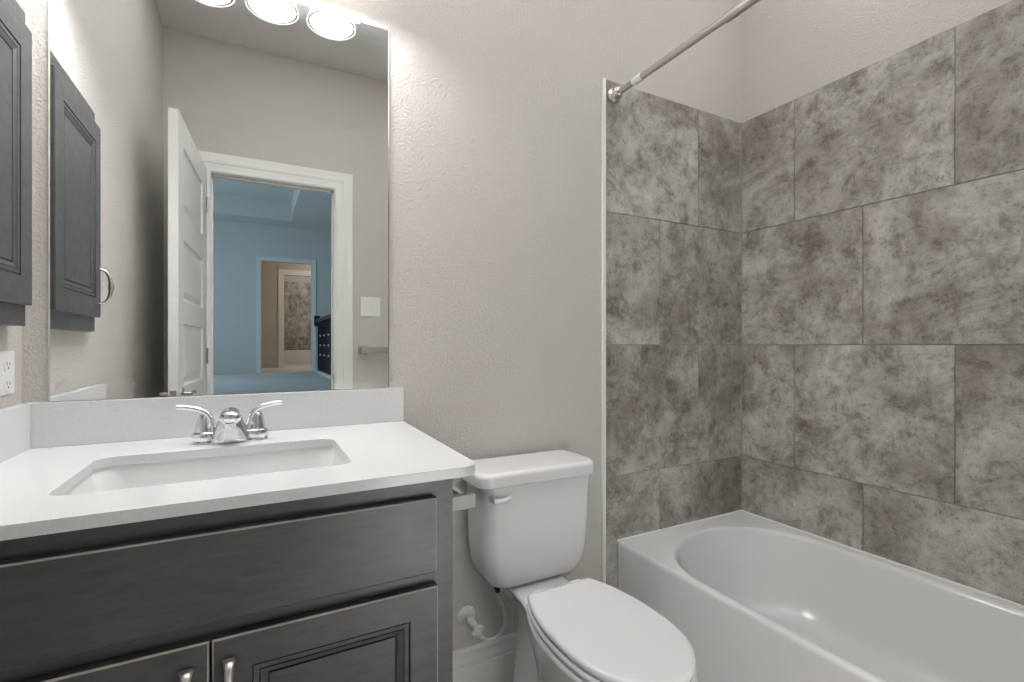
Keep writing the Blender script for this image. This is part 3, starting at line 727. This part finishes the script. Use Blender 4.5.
# ---------------------------------------------------------------- bathtub and shower rod
t = Thing('bathtub', 'glossy white alcove bathtub with flat apron below the grey tile', 'bathtub', (1.58, .7, 0))
t.part('tub_body', tub_mesh(1.226, R - .001, -.058, D - .0085, 0, .393, (1.254, 1.907, .06, 1.372)), 'acryl', sharp=50)
b = new(); lathe(b, (1.575, .19, .1045), (0, 0, 1), [(.034, 0), (.034, .002), (.028, .004), (.02, .002), (0, .002)], 24); t.part('drain', b, 'chrome')

RDX, RDZ = 1.2085, EYE + .948
t = Thing('shower_rod', 'brushed nickel shower curtain rod running from the tiled wall above the bathtub', 'shower rod', (RDX, D - .008, RDZ))
b = new(); tube(b, [(RDX, D - .02, RDZ), (RDX, .955, RDZ)], .0118, 22); r1 = t.part('rod', b, 'nickel')
b = new(); tube(b, [(RDX, .957, RDZ), (RDX, .952, RDZ), (RDX, -.05, RDZ)], [.0125, .0142, .0142], 22); t.part('outer_tube', b, 'nickel')
for yy, sg in ((D - .0085, -1), (-.0615, 1)):
    b = new(); lathe(b, (RDX, yy, RDZ), (0, sg, 0), [(.030, 0), (.031, .004), (.029, .010), (.023, .015), (.0215, .019), (.0225, .023), (.021, .030), (.0165, .033), (.0165, .040), (.0145, .042)], 30); t.part('flange', b, 'nickel', label=None)
b = new(); tube(b, [(RDX, D - .118, RDZ), (RDX, D - .121, RDZ), (RDX, D - .160, RDZ), (RDX, D - .163, RDZ)], [.0125, .0138, .0138, .0125], 22); t.part('collar', b, 'plate', r1, 'pale plastic collar')

# ---------------------------------------------------------------- light switch and towel bar on the door wall (seen in the mirror)
sx_, sz_ = .693, EYE + .256
t = Thing('light_switch', 'white double rocker light switch on the door wall, seen in the mirror', 'light switch', (sx_, YW, sz_))
b = new(); box(b, sx_ - .064, sx_ + .064, YW + .0003, YW + .006, sz_ - .066, sz_ + .066, .0025); t.part('cover_plate', b, 'plate')
for dx in (-.024, .024):
    b = new(); box(b, sx_ + dx - .019, sx_ + dx + .019, YW + .0058, YW + .0066, sz_ - .0365, sz_ + .0365); t.part('rocker_gap_shade', b, 'hose', smooth=False)  # grey backing colour stands in for the shadow in the gap round the rocker
    b = new()
    loft(b, [[(sx_ + dx + s * .0165, YW + .0055, sz_ - .034), (sx_ + dx + s * .0165, YW + .0082, sz_ - .034), (sx_ + dx + s * .0165, YW + .0092, sz_), (sx_ + dx + s * .0165, YW + .0105, sz_ + .034), (sx_ + dx + s * .0165, YW + .0055, sz_ + .034)] for s in (-1, 1)])
    t.part('rocker', b, 'trim', smooth=False)
tz_ = EYE - .036
t = Thing('towel_bar', 'nickel towel bar with square posts on the door wall, seen in the mirror', 'towel bar', (.9, YW, tz_))
for x in (.640, 1.09):
    b = new(); box(b, x - .030, x + .030, YW + .0003, YW + .012, tz_ - .030, tz_ + .030, .002); box(b, x - .020, x + .020, YW + .011, YW + .066, tz_ - .022, tz_ + .022, .002)
    t.part('post', b, 'nickel')
b = new(); box(b, .640 - .020, 1.09 + .020, YW + .048, YW + .074, tz_ - .020, tz_ + .020, .0015); t.part('bar', b, 'nickel')
